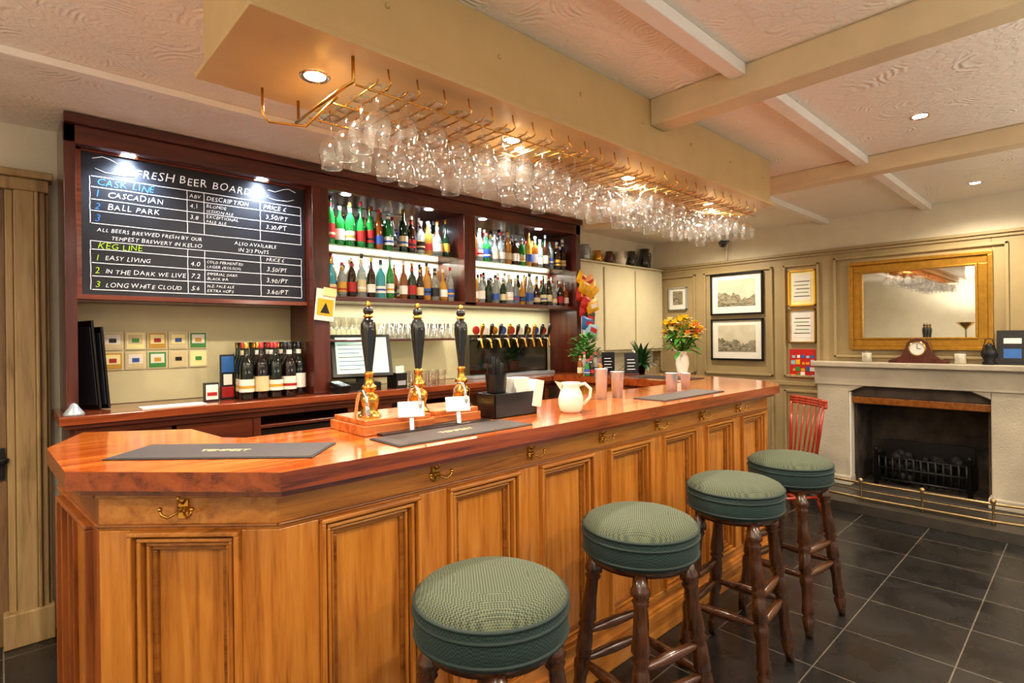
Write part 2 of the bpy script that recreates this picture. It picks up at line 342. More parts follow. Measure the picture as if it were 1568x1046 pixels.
m.lathe([(.001,.0),(.036,0),(.046,.012),(.052,.035),(.052,.06),(.045,.085),(.037,.10),(.036,.112),(.041,.125),(.037,.125),(.032,.112),(.034,.10),(.04,.08),(.047,.05),(.03,.01),(.001,.008)],c,WHT,28)
m.tube([(c[0]+.034,c[1]-.015,c[2]+.112),(c[0]+.055,c[1]-.03,c[2]+.118),(c[0]+.075,c[1]-.045,c[2]+.095),(c[0]+.072,c[1]-.043,c[2]+.06),(c[0]+.045,c[1]-.028,c[2]+.03)],.007,WHT,10)
m.add([(c[0]-.037,c[1]+.012,c[2]+.125),(c[0]-.03,c[1]+.03,c[2]+.125),(c[0]-.06,c[1]+.035,c[2]+.132),(c[0]-.035,c[1]+.022,c[2]+.09)],[(0,1,2),(0,2,3),(1,3,2)],WHT)
m.build()
for i,(x,y,h,r) in enumerate(((2.20,1.70,.15,.032),(2.32,1.69,.13,.034),(2.78,1.65,.10,.035),(2.95,1.66,.09,.03))):
    m=MB('steel_tumbler'); m.lathe([(.001,0),(r*.8,0),(r,h),(r+.002,h+.003),(r-.004,h),(r*.75,.01),(.001,.01)],(x,y,1.1025),STEEL,20); m.build()
# ---------------------------------------------------------------- back counter
m=MB('back_counter')
m.box(.185,3.34,3.09,3.545,1.05,1.09,BCT); m.box(.2,3.34,3.10,3.54,1.03,1.05,MAH_X)
m.box(3.34,3.95,3.10,3.545,1.05,1.09,BCT)
m.box(.22,.26,3.13,3.54,0,1.03,MAH_Z)
for x in (1.0,1.55,2.45,3.3): m.box(x,x+.04,3.13,3.54,0,1.03,MAH_Z)
m.box(.24,3.9,3.5,3.54,0,1.03,MAH_X); m.box(.24,3.9,3.12,3.16,1.0,1.03,MAH_X); m.box(.24,3.9,3.14,3.5,.0,.08,MAH_X)
m.box(1.04,1.55,3.14,3.5,.93,.95,MAH_X)
m.box(.26,1.0,3.16,3.5,.80,.82,MAH_X); m.box(.26,.62,3.135,3.16,.84,1.0,MAH_X); m.box(.64,1.0,3.135,3.16,.84,1.0,MAH_X)
m.box(1.59,1.85,3.125,3.15,.93,1.02,MAH_X); m.ball((1.72,3.12,.975),.014,BRASS)
bc=m.build(.004)
m=MB('bottle_fridge')
for a in (1.05,1.6,2.1): m.box(a,a+.44,3.17,3.49,.09,.92,BLK); m.box(a+.03,a+.41,3.165,3.17,.13,.82,BLKG); m.box(a+.03,a+.41,3.15,3.17,.85,.87,STEEL)
m.build(.003,parent=bc)
# ---------------------------------------------------------------- back bar cabinet
m=MB('back_bar_cabinet')
FY=3.2
m.box(.217,3.86,FY-.03,3.548,2.42,2.465,MAH_X)
m.box(.217,3.86,FY,FY+.03,2.335,2.42,MAH_X)
m.box(.217,.262,FY,3.548,1.091,2.42,MAH_Z)
m.box(.262,1.37,FY+.03,3.548,2.335,2.35,MAH_X)
m.box(1.37,3.82,FY+.03,3.548,2.335,2.35,MAH_X)
m.box(1.365,1.47,FY-.01,3.548,1.091,2.335,MAH_Z)
m.box(2.52,2.63,FY,3.548,1.66,2.335,MAH_Z)
m.box(3.80,3.86,FY,3.548,1.091,2.42,MAH_Z)
m.box(.262,1.37,3.30,3.32,1.62,2.335,MAH_X)
m.box(1.47,3.80,FY+.0,3.53,1.655,1.685,MAH_X)
m.box(1.47,3.80,3.53,3.548,2.01,2.335,MIRR)
m.box(1.47,3.80,3.53,3.548,1.685,2.003,BBC)
m.box(.262,1.365,3.535,3.549,1.091,1.62,BBW); m.box(1.47,3.80,3.535,3.549,1.091,1.655,BBW)
m.box(1.47,2.52,FY+.04,3.53,2.003,2.011,SHGL); m.box(2.63,3.80,FY+.04,3.53,2.003,2.011,SHGL)
m.box(1.47,2.56,FY+.06,3.53,1.405,1.413,SHGL)
m.box(1.47,2.56,FY+.055,FY+.062,1.40,1.416,MAH_X)
cab=m.build(.004)
# chalkboard
m=MB('chalkboard'); X0,X1,Z0,Z1=.285,1.355,1.645,2.333
m.box(X0,X1,3.285,3.299,Z0,Z1,CHALKB)
w=.022
for q in ((X0-w,X1+.005,Z1-.006,Z1+.0),(X0-w,X1+.005,Z0-w,Z0),(X0-w,X0,Z0,Z1)): m.box(q[0],q[1],3.265,3.299,q[2],q[3],BCT)
def cl(x0,x1,z0,z1,mt=CHALK):
    hor=(x1-x0)>(z1-z0); n=14; L=[]
    for i in range(n+1):
        t=i/n; j=random.uniform(-.0011,.0011)
        if hor: L+= [(x0+(x1-x0)*t,3.2842,z0+j),(x0+(x1-x0)*t,3.2842,z1+j)]
        else: L+= [(x0+j,3.2842,z0+(z1-z0)*t),(x1+j,3.2842,z0+(z1-z0)*t)]
    m.add(L,[(2*i,2*i+1,2*i+3,2*i+2) for i in range(n)],mt)
for z in [2.215,2.165,2.105,2.05,1.99,1.865,1.80,1.735,1.67]: cl(.325,1.335,z-.0018,z+.0018)
for x in (.32,.73,.81,1.10,1.335): cl(x-.0016,x+.0016,1.99,2.215); cl(x-.0016,x+.0016,1.67,1.905)
cl(.32,1.335,1.903,1.906)
for s_,xx in ((1,.40),(-1,1.235)):
    m.tube([(xx-s_*.07,3.284,2.30),(xx-s_*.03,3.284,2.315),(xx,3.284,2.308),(xx+s_*.05,3.284,2.285),(xx+s_*.09,3.284,2.29)],.0018,CHALK,5)
    m.tube([(xx-s_*.06,3.284,2.255),(xx-s_*.02,3.284,2.24),(xx+s_*.05,3.284,2.238),(xx+s_*.1,3.284,2.245),(xx+s_*.09,3.284,2.258)],.0018,CHALK,5)
_gc={}
def glyph(ch):
    if ch in _gc: return _gc[ch]
    c=bpy.data.curves.new('g','FONT'); c.body=ch; c.size=1; c.resolution_u=2; c.offset=-.004
    o=bpy.data.objects.new('g',c); S.collection.objects.link(o)
    dg=bpy.context.evaluated_depsgraph_get(); dg.update(); me=bpy.data.meshes.new_from_object(o.evaluated_get(dg))
    vs=[(v.co.x,v.co.y) for v in me.vertices]; fs=[list(p.vertices) for p in me.polygons]
    w=max([x for x,y in vs],default=.3); _gc[ch]=(vs,fs,w)
    bpy.data.objects.remove(o); bpy.data.curves.remove(c); bpy.data.meshes.remove(me); return _gc[ch]
def ct(s,x,z,size,mt=CHALK):
    for ch in s:
        if ch==' ': x+=size*.32; continue
        vs,fs,w=glyph(ch); a=random.uniform(-.10,.10); k=size*random.uniform(.9,1.12); dz=random.uniform(-.05,.05)*size; sh=.18+random.uniform(-.07,.07); wx=random.uniform(.9,1.08)
        P=[]
        for px,py in vs:
            px=px*wx+py*sh; qx=px*math.cos(a)-py*math.sin(a); qy=px*math.sin(a)+py*math.cos(a); P.append((x+qx*k,3.2841,z+dz+qy*k))
        m.add(P,fs,mt); x+=w*k*wx+size*.09
ct('FRESH BEER BOARD',.50,2.245,.058)
ct('CASK LINE',.345,2.175,.045,CHALKU); ct('ABV',.74,2.18,.026); ct('DESCRIPTION',.82,2.178,.032); ct('PRICE £',1.115,2.178,.034)
ct('1',.335,2.117,.045,CHALKU); ct('CASCADIAN',.385,2.122,.040); ct('4.1',.742,2.125,.032); ct('BLONDE',.82,2.139,.024); ct('SESSION ALE',.82,2.112,.022); ct('3.50/PT',1.13,2.12,.036)
ct('2',.335,2.06,.045,CHALKU); ct('BALL PARK',.385,2.064,.040); ct('3.8',.742,2.067,.032); ct('EXCEPTIONAL',.82,2.082,.022); ct('PALE ALE',.82,2.056,.022); ct('3.30/PT',1.13,2.063,.036)
ct('3',.335,2.0,.045,CHALKU)
ct('ALL BEERS BREWED FRESH BY OUR',.345,1.952,.026); ct('TEMPEST BREWERY IN KELSO',.40,1.916,.027); ct('ALSO AVAILABLE',.96,1.952,.028); ct("IN 2/3 PINTS",.98,1.916,.028)
ct('KEG LINE',.345,1.87,.042,CHALKG); ct('PRICE £',1.13,1.875,.028)
for i,(n,a_,d1,d2,p) in enumerate((('EASY LIVING','4.0','COLD FERMENTED','LAGER (KOLSCH)','3.50/PT'),('IN THE DARK WE LIVE','7.2','IMPERIAL DARK','BLACK IPA','3.90/PT'),('LONG WHITE CLOUD','5.6','N.Z. PALE ALE','EXTRA HOPS','3.60/PT'))):
    z=1.812-i*.065; ct(str(i+1),.335,z,.043,CHALKG); ct(n,.375,z+.004,.031); ct(a_,.742,z+.006,.032); ct(d1,.82,z+.026,.020); ct(d2,.82,z,.020); ct(p,1.13,z+.004,.036)
m.build(parent=cab)
# ---------------------------------------------------------------- bottles
def bottle(m,x,y,z,h,r,g,l,cap,st=0,seg=12,lab=True):
    if st==0: pr=[(r*.9,0),(r,.01),(r,h*.58),(r*.75,h*.68),(r*.36,h*.76),(r*.33,h*.92)]
    elif st==1: pr=[(r*.9,0),(r,.01),(r*1.05,h*.5),(r*.9,h*.62),(r*.4,h*.7),(r*.34,h*.9)]
    elif st==2: pr=[(r*1.0,0),(r*1.25,.02),(r*1.25,h*.4),(r*.9,h*.55),(r*.35,h*.66),(r*.33,h*.9)]
    else: pr=[(r*.8,0),(r*.85,.01),(r*.95,h*.6),(r*.6,h*.72),(r*.36,h*.82),(r*.33,h*.92)]
    m.lathe(pr,(x,y,z),g,seg,True,True)
    m.lathe([(r*.4,h*.9),(r*.4,h),(.001,h)],(x,y,z),cap,8,True)
    if lab:
        k=1.27 if st==2 else 1.07
        m.lathe([(r*k,h*.14),(r*k,h*(.36 if st==2 else random.uniform(.3,.44)))],(x,y,z),l,seg)
        if random.random()<.6:
            m.lathe([(r*(k+.01),h*.2),(r*(k+.01),h*.25)],(x,y,z),random.choice(LBL),seg)
        if random.random()<.5: m.lathe([(r*.42,h*.78),(r*.42,h*.86)],(x,y,z),l,8)
def row(x0,x1,z,hmin,hmax,w):
    m=MB('liquor_bottles')
    for yy,off in ((3.285,0),(3.36,.035),(3.435,.01)):
        x=x0+.04+off
        while x<x1-.035:
            g=random.choices(BG,w)[0]
            st=random.choice((0,0,0,1,2,3)); r=random.uniform(.026,.035)
            if st==2: r*=.9
            bottle(m,x,yy+random.uniform(-.006,.006),z,random.uniform(hmin,hmax),r,g,random.choice([LBL[0],LBL[0],LBL[1],LBL[2],LBL[3],LBL[4],LBL[5]]),random.choice([BLK,LBL[0],LBL[2],GOLD,STEEL]),st)
            x+=r*2+random.uniform(.006,.018)
    return m.build(parent=cab)
row(1.48,2.01,2.0115,.24,.31,[7,1,1,2,0,0,1,2,0]); row(2.01,2.51,2.0115,.22,.3,[1,1,1,4,2,1,1,3,0]); row(2.64,3.24,2.0115,.22,.3,[1,1,1,5,0,1,2,4,0]); row(3.24,3.79,2.0115,.22,.29,[1,1,2,3,0,2,2,1,0])
row(1.48,2.01,1.6855,.21,.29,[1,0,2,4,0,1,2,3,2]); row(2.01,2.51,1.6855,.20,.28,[0,1,3,2,0,2,2,2,0]); row(2.64,3.24,1.6855,.20,.28,[1,1,2,3,0,1,2,3,0]); row(3.24,3.79,1.6855,.20,.28,[1,1,3,2,0,2,1,1,0])
m=MB('wine_bottles')
for j,yy in enumerate((3.20,3.285,3.37,3.45)):
    for i in range(5 if j else 4): bottle(m,.99+.078*i+.01*j,yy,1.0905,.315,.037,random.choice([WINEG,WINEG,WINER,BG[1]]),random.choice([LBL[0],LBL[1],LBL[0],LBL[3]]),random.choice([GOLD,BLK,LBL[2],BLK]),0,14)
m.build(parent=cab)
m=MB('pint_glasses')
for yy in (3.31,3.39,3.47):
    x=1.97
    while x<2.53: m.lathe([(.028,.11),(.035,0)],(x,yy,1.4135),GLASS,12,True,True); x+=.075
for yy in (3.36,3.44):
    for x in (1.52,1.59,1.66,1.73,1.80): m.lathe([(.001,.0),(.03,0),(.004,.01),(.004,.06),(.034,.09),(.03,.15)],(x,yy,1.4135),GLASS,12)
for x in (1.98,2.06,2.14,2.22,2.30):
    for yy in (3.2,3.28): m.lathe([(.026,0),(.033,.1)],(x,yy,1.0905),GLASS,12,True,True)
m.build(parent=cab)
m=MB('till_monitor'); m.M=T((1.70,3.22,1.0905))@R(math.radians(-14),4,'Z')
m.box(-.10,.10,-.06,.12,0,.05,BLK); m.box(-.03,.03,.03,.07,.05,.16,BLK)
m.M=m.M@T((0,0,.08))@R(math.radians(-18),4,'X'); m.box(-.19,.19,-.03,.02,0,.28,BLK); m.box(-.165,.165,-.032,-.029,.02,.26,SCREEN)
for i in range(7): m.box(-.15,-.02+random.random()*.05,-.0335,-.0318,.045+i*.027,.049+i*.027,LBL[4] if i%3 else BLK)
m.build(.004,parent=cab)
m=MB('receipt_printer'); m.box(1.89,1.97,3.13,3.25,1.0905,1.19,BLK); m.box(1.90,1.96,3.15,3.16,1.19,1.235,PAPER); m.box(1.90,1.96,3.127,3.13,1.11,1.14,STEEL); m.build(.008,parent=cab)
m=MB('card_reader'); m.M=T((1.50,3.13,1.093))@R(.3,4,'Z'); m.box(-.04,.04,-.035,.035,0,.035,BLK); m.M=m.M@T((0,0,.035))@R(math.radians(14),4,'X'); m.box(-.04,.04,-.05,.055,0,.02,BLK); m.box(-.03,.03,.01,.05,.02,.023,SCREEN)
for i in range(3):
    for j in range(3): m.box(-.027+.02*i,-.013+.02*i,-.045+.018*j,-.033+.018*j,.02,.024,STEEL)
m.build(.003)
m=MB('beer_tap_wall'); m.box(2.72,3.62,3.40,3.53,1.0905,1.44,BLKG); m.box(2.70,3.64,3.33,3.53,1.0905,1.115,STEEL)
for i in range(9):
    x=2.78+i*.097; m.cyl((x,3.40,1.40),(x,3.33,1.40),.014,CHROME); m.cyl((x,3.335,1.41),(x,3.31,1.33),.009,BRASS)
    m.axis((x,3.335,1.41),(x,3.30,1.53),[(0,.008),(.2,.01),(.8,.018),(.95,.014),(1,.004)],BLKG if i%3 else BRASS)
    m.M=T((x,3.395,1.475))@R(math.pi/2,4,'X'); m.lathe([(.035,0),(.035,.012),(.001,.012)],(0,0,0),[LBL[2],LBL[0],BRASS,LBL[4]][i%4],16); m.M=Matrix()
m.build(.003,parent=cab)
for j in range(2):
    for i in range(5):
        m=MB('drinks_card'); x=.385+i*.1; z=1.375-j*.105
        m.box(x,x+.092,3.525,3.5345,z,z+.095,CUPB); m.box(x+.006,x+.086,3.522,3.526,z+.006,z+.089,[LBL[1],CRM,LBL[5],LBL[1],GRNP][(i+j*2)%5]); m.box(x+.014,x+.078,3.5205,3.5235,z+.03,z+.08,[LBL[0],CRM,LBL[1],LBL[0],CRM][(i*2+j)%5])
        m.box(x+.03,x+.062,3.519,3.522,z+.038,z+.06,[BLK,LBL[2],LBL[5],GRNP,LBL[4]][(i*3+j)%5]); m.build()
m=MB('slate_menu')
for i,(x,l) in enumerate(((.30,-.03),(.335,.02))):
    m.M=T((x+.02,3.36,1.0915))@R(math.radians(-4),4,'Y')@R(math.radians(-60),4,'Z'); m.box(-.07,.07,-.006,.006,0,.43-i*.03,BLK); m.box(-.06,.06,-.009,-.005,.02,.40-i*.03,CHALKB); m.M=Matrix()
m.build(.002)
m=MB('price_sign'); m.box(.89,.965,3.32,3.335,1.0905,1.34,LBL[3]); m.box(.895,.96,3.316,3.321,1.24,1.33,BLU); m.box(.895,.96,3.316,3.321,1.10,1.16,LBL[2]); m.box(.905,.95,3.314,3.318,1.17,1.23,PAPER); m.build(.002)
m=MB('small_carton'); m.box(.80,.87,3.27,3.31,1.0905,1.19,LBL[3]); m.box(.805,.865,3.267,3.271,1.10,1.18,PAPER); m.box(.81,.86,3.265,3.268,1.12,1.14,LBL[2]); m.build(.002)
m=MB('paper_sheet'); m.box(.50,.78,3.15,3.26,1.0905,1.094,PAPER); m.build()
m=MB('small_bell'); m.lathe([(.04,0),(.038,.01),(.02,.035),(.012,.05),(.001,.055)],(.24,3.14,1.0905),STEEL,16,True,True); m.build()
m=MB('wet_floor_notice'); m.M=T((1.42,3.17,1.53))@R(math.radians(6),4,'Y'); m.box(-.06,.06,-.005,0,0,.19,PAPER); m.box(-.05,.05,-.007,-.004,.03,.13,YLP)
m.add([(-.03,-.0085,.045),(.03,-.0085,.045),(0,-.0085,.11)],[(0,1,2)],BLK); m.box(-.02,.06,-.012,-.004,.15,.2,CRM); m.M=Matrix(); m.build()
def pillow(m,c,w,h,d,rot,mt):
    old=m.M; m.M=T(c)@R(rot,4,'Y'); vs=[];fs=[];N=6
    for s_ in (-1,1):
        for j in range(N+1):
            for i in range(N+1):
                u=i/N*2-1;v=j/N*2-1; vs.append((u*w/2,s_*d/2*(1-u**4)*(1-v**4)+.0,v*h/2))
    for s_ in (0,1):
        o=s_*(N+1)**2
        for j in range(N):
            for i in range(N):
                q=[o+j*(N+1)+i,o+j*(N+1)+i+1,o+(j+1)*(N+1)+i+1,o+(j+1)*(N+1)+i]; fs.append(q if s_==0 else q[::-1])
    m.add(vs,fs,mt,True)
    m.box(-w/4,w/4,-d/2-.001,-d/2+.004,-h/6,h/6,random.choice((RED,YLP,BLK,PAPER))); m.M=old
m=MB('snack_packets')
for i,(dx,z,r,mt) in enumerate(((-.03,1.92,.5,YLP),(.03,1.90,-.4,ORG),(-.03,1.85,.3,YLP),(.05,1.83,-.6,YLP),(-.04,1.78,.2,RED),(.03,1.77,-.2,ORG),(.0,1.71,.4,RED),(.05,1.69,-.3,YLP),(.0,1.65,.1,RED),(.03,1.58,.1,BLK),(.0,1.53,.1,BLU),(.04,1.47,.3,LBLU),(.05,1.42,.1,PAPER))): pillow(m,(3.85+dx,3.14-.012*(i%4),z),.17,.12,.045,r,mt)
m.cyl((3.84,3.17,1.38),(3.84,3.17,2.0),.004,STEEL,6)
m.build()
# ---------------------------------------------------------------- canopy over bar + glasses
m=MB('ceiling_canopy')
m.box(.45,3.43,1.35,1.81,2.215,CZ,SOFF); m.box(.43,3.45,1.335,1.83,2.20,2.217,SOFF)
m.box(.442,3.44,1.343,1.822,2.217,2.228,SOFF)
for i in range(7): m.ball((.8+i*.42,1.349,2.35),.008,SOFF,8)
can=m.build(.003)
RZ=2.15
m=MB('glass_rack')
chan=[.81+.099*i for i in range(26)]
for i,x in enumerate(chan):
    for dx in (-.02,.02):
        p=[(x+dx,1.385,RZ+.004),(x+dx,1.40,RZ-.004),(x+dx,1.45,RZ-.004),(x+dx,1.62,RZ-.004),(x+dx,1.77,RZ-.004),(x+dx,1.785,RZ+.01)]
        if dx>0: p=[(x+dx,1.40,2.20),(x+dx,1.395,2.175)]+p+[(x+dx,1.785,2.20)]
        m.tube(p,.0026,BRASS,6)
for yy in (1.43,1.59,1.745): m.tube([(.74,yy,RZ-.010),(3.40,yy,RZ-.010)],.003,BRASS,6)
m.tube([(.72,1.40,2.2),(.72,1.40,2.13),(.70,1.42,2.115),(.70,1.6,2.115),(.70,1.75,2.115),(.72,1.78,2.13),(.72,1.78,2.2)],.005,BRASS,8)
m.tube([(.60,1.76,2.2),(.60,1.76,2.12),(.62,1.76,2.10),(.72,1.72,2.10),(.72,1.5,2.12)],.004,BRASS,8)
rack=m.build(parent=can)
m=MB('hanging_wine_glasses')
for x in chan:
    for k,yy in enumerate((1.43,1.53,1.63,1.73)):
        if random.random()<.03: continue
        s_=random.choice((.90,.95,1.0,.84)); w_=random.uniform(.88,1.06)
        pr=[(.001,.001),(.032,.0),(.034,-.002),(.012,-.006),(.004,-.012),(.0035,-.035),(.004,-.062),(.012,-.070),(.028,-.080),(.037,-.098),(.040,-.118),(.038,-.14),(.033,-.165),(.0342,-.1675),(.0318,-.1665)]
        m.lathe([(r*w_ if z<-.065 else r,z*s_) for r,z in pr],(x+random.uniform(-.004,.004),yy+random.uniform(-.008,.008),RZ+.002),GLASSW,18)
m.build(parent=rack)
# ---------------------------------------------------------------- lamps
def downlight(x,y,z,em,fix='recessed_downlight',parent=None):
    m=MB(fix); m.lathe([(.03,.0),(.042,-.004),(.045,.0)],(0,0,0),CHROME,20); m.lathe([(.001,-.0015),(.03,-.001)],(0,0,0),em,20); m.build(loc=(x,y,z),parent=parent)
def spot(x,y,z,p,col,ang=130,blend=.8,rad=.025,tilt=None,name='downlight_lamp'):
    l=bpy.data.lights.new(name,'SPOT'); l.energy=p; l.color=col; l.spot_size=math.radians(ang); l.spot_blend=blend; l.shadow_soft_size=rad
    o=bpy.data.objects.new(name,l); S.collection.objects.link(o); o.location=(x,y,z)
    if tilt: o.rotation_euler=tilt
    return o
WARM=(1,.86,.67); COOL=(.80,.90,1)
for x in (.69,1.49,2.28,3.1): downlight(x,1.58,2.1995,LAMPE,parent=can); spot(x,1.58,2.185,75,WARM,155)
for x,y in ((3.28,.58),(5.05,.58),(1.2,.2),(1.4,-1.0),(3.3,-1.0),(5.05,-1.0),(-.8,.3),(-.8,2.0),(4.9,2.6),(.95,2.2),(2.4,2.2)):  # first two are seen lamps; the others are added fill light
    downlight(x,y,CZ-.0005,LAMPE); spot(x,y,CZ-.02,75,WARM,155 if y<2.1 else 160)
for x in (.47,1.10,1.61,2.24,2.74,3.36): downlight(x,3.245,2.334,LAMPC,parent=cab); spot(x,3.235,2.325,32,COOL,140)
def strip(x,y,z,sx,e,col=(1,.96,.84)):
    l=bpy.data.lights.new('shelf_strip','AREA'); l.shape='RECTANGLE'; l.size=sx; l.size_y=.03; l.energy=e; l.color=col
    o=bpy.data.objects.new('shelf_strip',l); S.collection.objects.link(o); o.location=(x,y,z)
strip(2.6,3.40,1.648,2.2,9); strip(2.0,3.49,1.995,1.0,4); strip(3.2,3.49,1.995,1.1,4)  # pair under the glass shelf is added to brighten the cream backing
for x,y in ((-1.2,-1.3),(2.6,-1.6),(4.6,-1.6)):  # unseen pendants behind the camera, added to lift the overall room light
    m=MB('fill_pendant'); m.cyl((0,0,.12),(0,0,CZ-1.95-.002),.004,BLK,6); m.lathe([(.05,.14),(.17,-.08)],(0,0,0),SHADE,28); m.lathe([(.03,.14),(.05,.14)],(0,0,0),BRASS,20); m.lathe([(.001,.03),(.02,.02),(.03,-.01),(.02,-.04),(.001,-.05)],(0,0,0),SHADE,12); m.build(loc=(x,y,1.95))
    l=bpy.data.lights.new('fill_pendant_bulb','POINT'); l.energy=18; l.color=(1,.92,.8); l.shadow_soft_size=.1; o=bpy.data.objects.new('fill_pendant_bulb',l); S.collection.objects.link(o); o.location=(x,y,1.82)
for x,y in ((-1.4,-.6),(-1.5,1.6),(.5,-1.3),(2.2,-1.2),(3.9,-1.2)):  # unseen floor uplighters, added only to brighten the ceiling
    m=MB('fill_uplighter'); m.lathe([(.13,0),(.13,.02),(.02,.035),(.012,.06),(.012,1.45),(.03,1.48),(.14,1.58),(.145,1.585),(.13,1.575),(.03,1.49),(.001,1.49)],(0,0,0),BRASS,24,True,True); m.build(loc=(x,y,.001))
    spot(x,y,1.585,115,(1,.93,.83),168,1,.08,(math.pi,0,0),'fill_uplighter_bulb')
# ---------------------------------------------------------------- stools
def stool_mesh():
    m=MB('bar_stool')
    m.lathe([(.001,.790),(.06,.789),(.11,.784),(.15,.776),(.178,.763),(.188,.748)],(0,0,0),FAB,40)
    for zz,rr in ((.745,.189),(.722,.191),(.668,.189)):
        m.lathe([(rr-.004,zz-.005),(rr+.004,zz-.003),(rr+.005,zz),(rr+.004,zz+.003),(rr-.004,zz+.005)],(0,0,0),PIPE,40)
    m.lathe([(.188,.748),(.191,.73),(.192,.70),(.190,.675),(.183,.655),(.17,.65)],(0,0,0),FABS,40)
    m.lathe([(.17,.65),(.165,.63),(.001,.63)],(0,0,0),STX,32)
    leg=[(0,.019),(.06,.021),(.075,.026),(.10,.027),(.115,.018),(.13,.024),(.15,.018),(.25,.02),(.36,.026),(.38,.018),(.40,.026),(.42,.018),(.44,.022),(.50,.024),(.56,.024),(.57,.018),(.60,.025),(.64,.024),(.68,.019),(.78,.020),(.84,.024),(.86,.017),(.88,.024),(.93,.020),(1,.014)]
    leg=[(t,r*1.15) for t,r in leg]; P=[]
    for sx,sy in ((1,1),(-1,1),(-1,-1),(1,-1)):
        a=Vector((sx*.105,sy*.105,.64)); b=Vector((sx*.165,sy*.165,.003)); m.axis(a,b,leg,STW,14); P.append((a,b))
    def at(i,z): a,b=P[i]; t=(.64-z)/.64; return a+(b-a)*t
    rung=[(0,.011),(.1,.012),(.3,.017),(.5,.019),(.7,.017),(.9,.012),(1,.011)]
    for i in range(4): m.axis(at(i,.26),at((i+1)%4,.26),rung,STX,10)
    m.axis(at(0,.36),at(1,.36),rung,STX,10); m.axis(at(2,.36),at(3,.36),rung,STX,10)
    return m.build(mesh_only=True)
sm=stool_mesh()
for x,y,r in ((.912,1.064,.15),(1.617,1.09,-.2),(2.307,1.072,.1),(2.936,1.076,-.12)): inst('bar_stool',sm,(x,y,0),r,1.028)
def chair(loc):
    m=MB('wooden_chair')
    m.prism([(-.19,-.19),(.19,-.19),(.21,-.05),(.18,.19),(-.18,.19),(-.21,-.05)],.43,.465,REDCH)
    lp=[(0,.015),(.3,.02),(.32,.014),(.36,.021),(.6,.018),(.62,.013),(.66,.019),(1,.012)]
    L=[]
    for sx,sy in ((1,1),(-1,1),(-1,-1),(1,-1)):
        a=Vector((sx*.14,sy*.14,.43)); b=Vector((sx*.2,sy*.2,0.002)); m.axis(a,b,lp,REDCH); L.append(a+(b-a)*.6)
    for i in (0,2): m.axis(L[i],L[(i+3)%4],[(0,.008),(.5,.013),(1,.008)],REDCH,8)
    m.axis((L[0]+L[3])/2,(L[1]+L[2])/2,[(0,.008),(.5,.013),(1,.008)],REDCH,8)
    for i in range(7):
        u=i/6*2-1; a=(u*.16,.165,.46); b=(u*.2,.235-.03*u*u,.86); r=.014 if abs(u)==1 else .008; m.axis(a,b,[(0,r*.8),(.5,r),(1,r*.7)],REDCH,8)
    pts=[(u/6*.22,.24-.03*(u/6)**2,.87) for u in range(-6,7)]
    for dz in (0,.02,.04): m.tube([(x,y,z+dz-.01) for x,y,z in pts],.015,REDCH,8)
    return m.build(loc=loc)
o=chair((4.50,1.70,0)); o.rotation_euler=(0,0,math.radians(-128))
# ---------------------------------------------------------------- fireplace
m=MB('fireplace')
m.box(5.45,5.574,1.5,1.75,.081,.957,STONE); m.box(5.45,5.574,.29,.55,.081,.957,STONE)
m.box(5.44,5.574,.27,1.77,.957,1.12,STONE); m.box(5.40,5.574,.25,1.79,1.12,1.165,STONE)
m.box(5.43,5.57,.27,.57,.081,.16,STONE); m.box(5.43,5.57,1.48,1.77,.081,.16,STONE)
m.add([(5.45,1.5,.957),(5.45,1.38,.957),(5.45,1.5,.90),(5.57,1.5,.957),(5.57,1.38,.957),(5.57,1.5,.90)],[(0,1,2),(1,4,5,2),(3,5,4)],STONE)
m.add([(5.45,.55,.957),(5.45,.67,.957),(5.45,.55,.90),(5.57,.55,.957),(5.57,.67,.957),(5.57,.55,.90)],[(0,2,1),(1,2,5,4),(3,4,5)],STONE)
m.box(5.50,5.56,.551,1.499,.80,.86,PINE_D); m.box(5.50,5.54,.551,1.499,.86,.956,SOOT)
m.box(5.46,5.57,1.485,1.5,.16,.9,WHT)
fp=m.build(.008)
m=MB('firebox')
m.box(5.585,6.1,1.47,1.499,.001,.955,SOOT); m.box(5.585,6.1,.551,.58,.001,.955,SOOT); m.box(6.05,6.1,.58,1.47,.001,.955,SOOT); m.box(5.585,6.1,.551,1.499,.93,.955,SOOT)
m.box(5.58,6.05,.58,1.47,.001,.085,SOOT)
fb=m.build()
m=MB('hearth'); m.prism([(5.42,2.0),(5.0,1.85),(4.9,1.6),(4.9,.3),(5.0,-.1),(5.42,-.2)],.001,.075,HEAR); m.box(5.42,5.57,.2,1.85,.001,.079,HEAR); m.build(.01)
m=MB('fire_grate')
for y in [.72+.05*i for i in range(13)]: m.cyl((5.66,y,.12),(5.64,y,.34),.009,IRON,6)
for z in (.14,.24,.33): m.cyl((5.65,.70,z),(5.65,1.34,z),.011,IRON,6)
for y in (.70,1.34): m.axis((5.64,y,.086),(5.64,y,.42),[(0,.018),(.9,.013),(.93,.026),(1,.004)],IRON,8); m.box(5.64,5.95,y-.01,y+.01,.14,.34,IRON)
for i in range(40): m.ball((random.uniform(5.7,5.9),random.uniform(.76,1.28),random.uniform(.16,.34)),random.uniform(.03,.055),COAL,6)
m.box(5.9,5.93,.7,1.34,.1,.45,IRON)
m.build(parent=fb)
m=MB('fireplace_fender')
P=[(5.38,1.80),(5.2,1.78),(5.05,1.62),(5.02,1.3),(5.02,.9),(5.02,.5),(5.07,.2),(5.2,.05),(5.38,.02)]
for z,r in ((.10,.012),(.16,.007),(.22,.011)): m.tube([(x,y,z) for x,y in P],r,FEND,8)
for x,y in P: m.axis((x,y,.077),(x,y,.26),[(0,.016),(.15,.009),(.75,.009),(.82,.018),(.95,.016),(1,.003)],FEND,8)
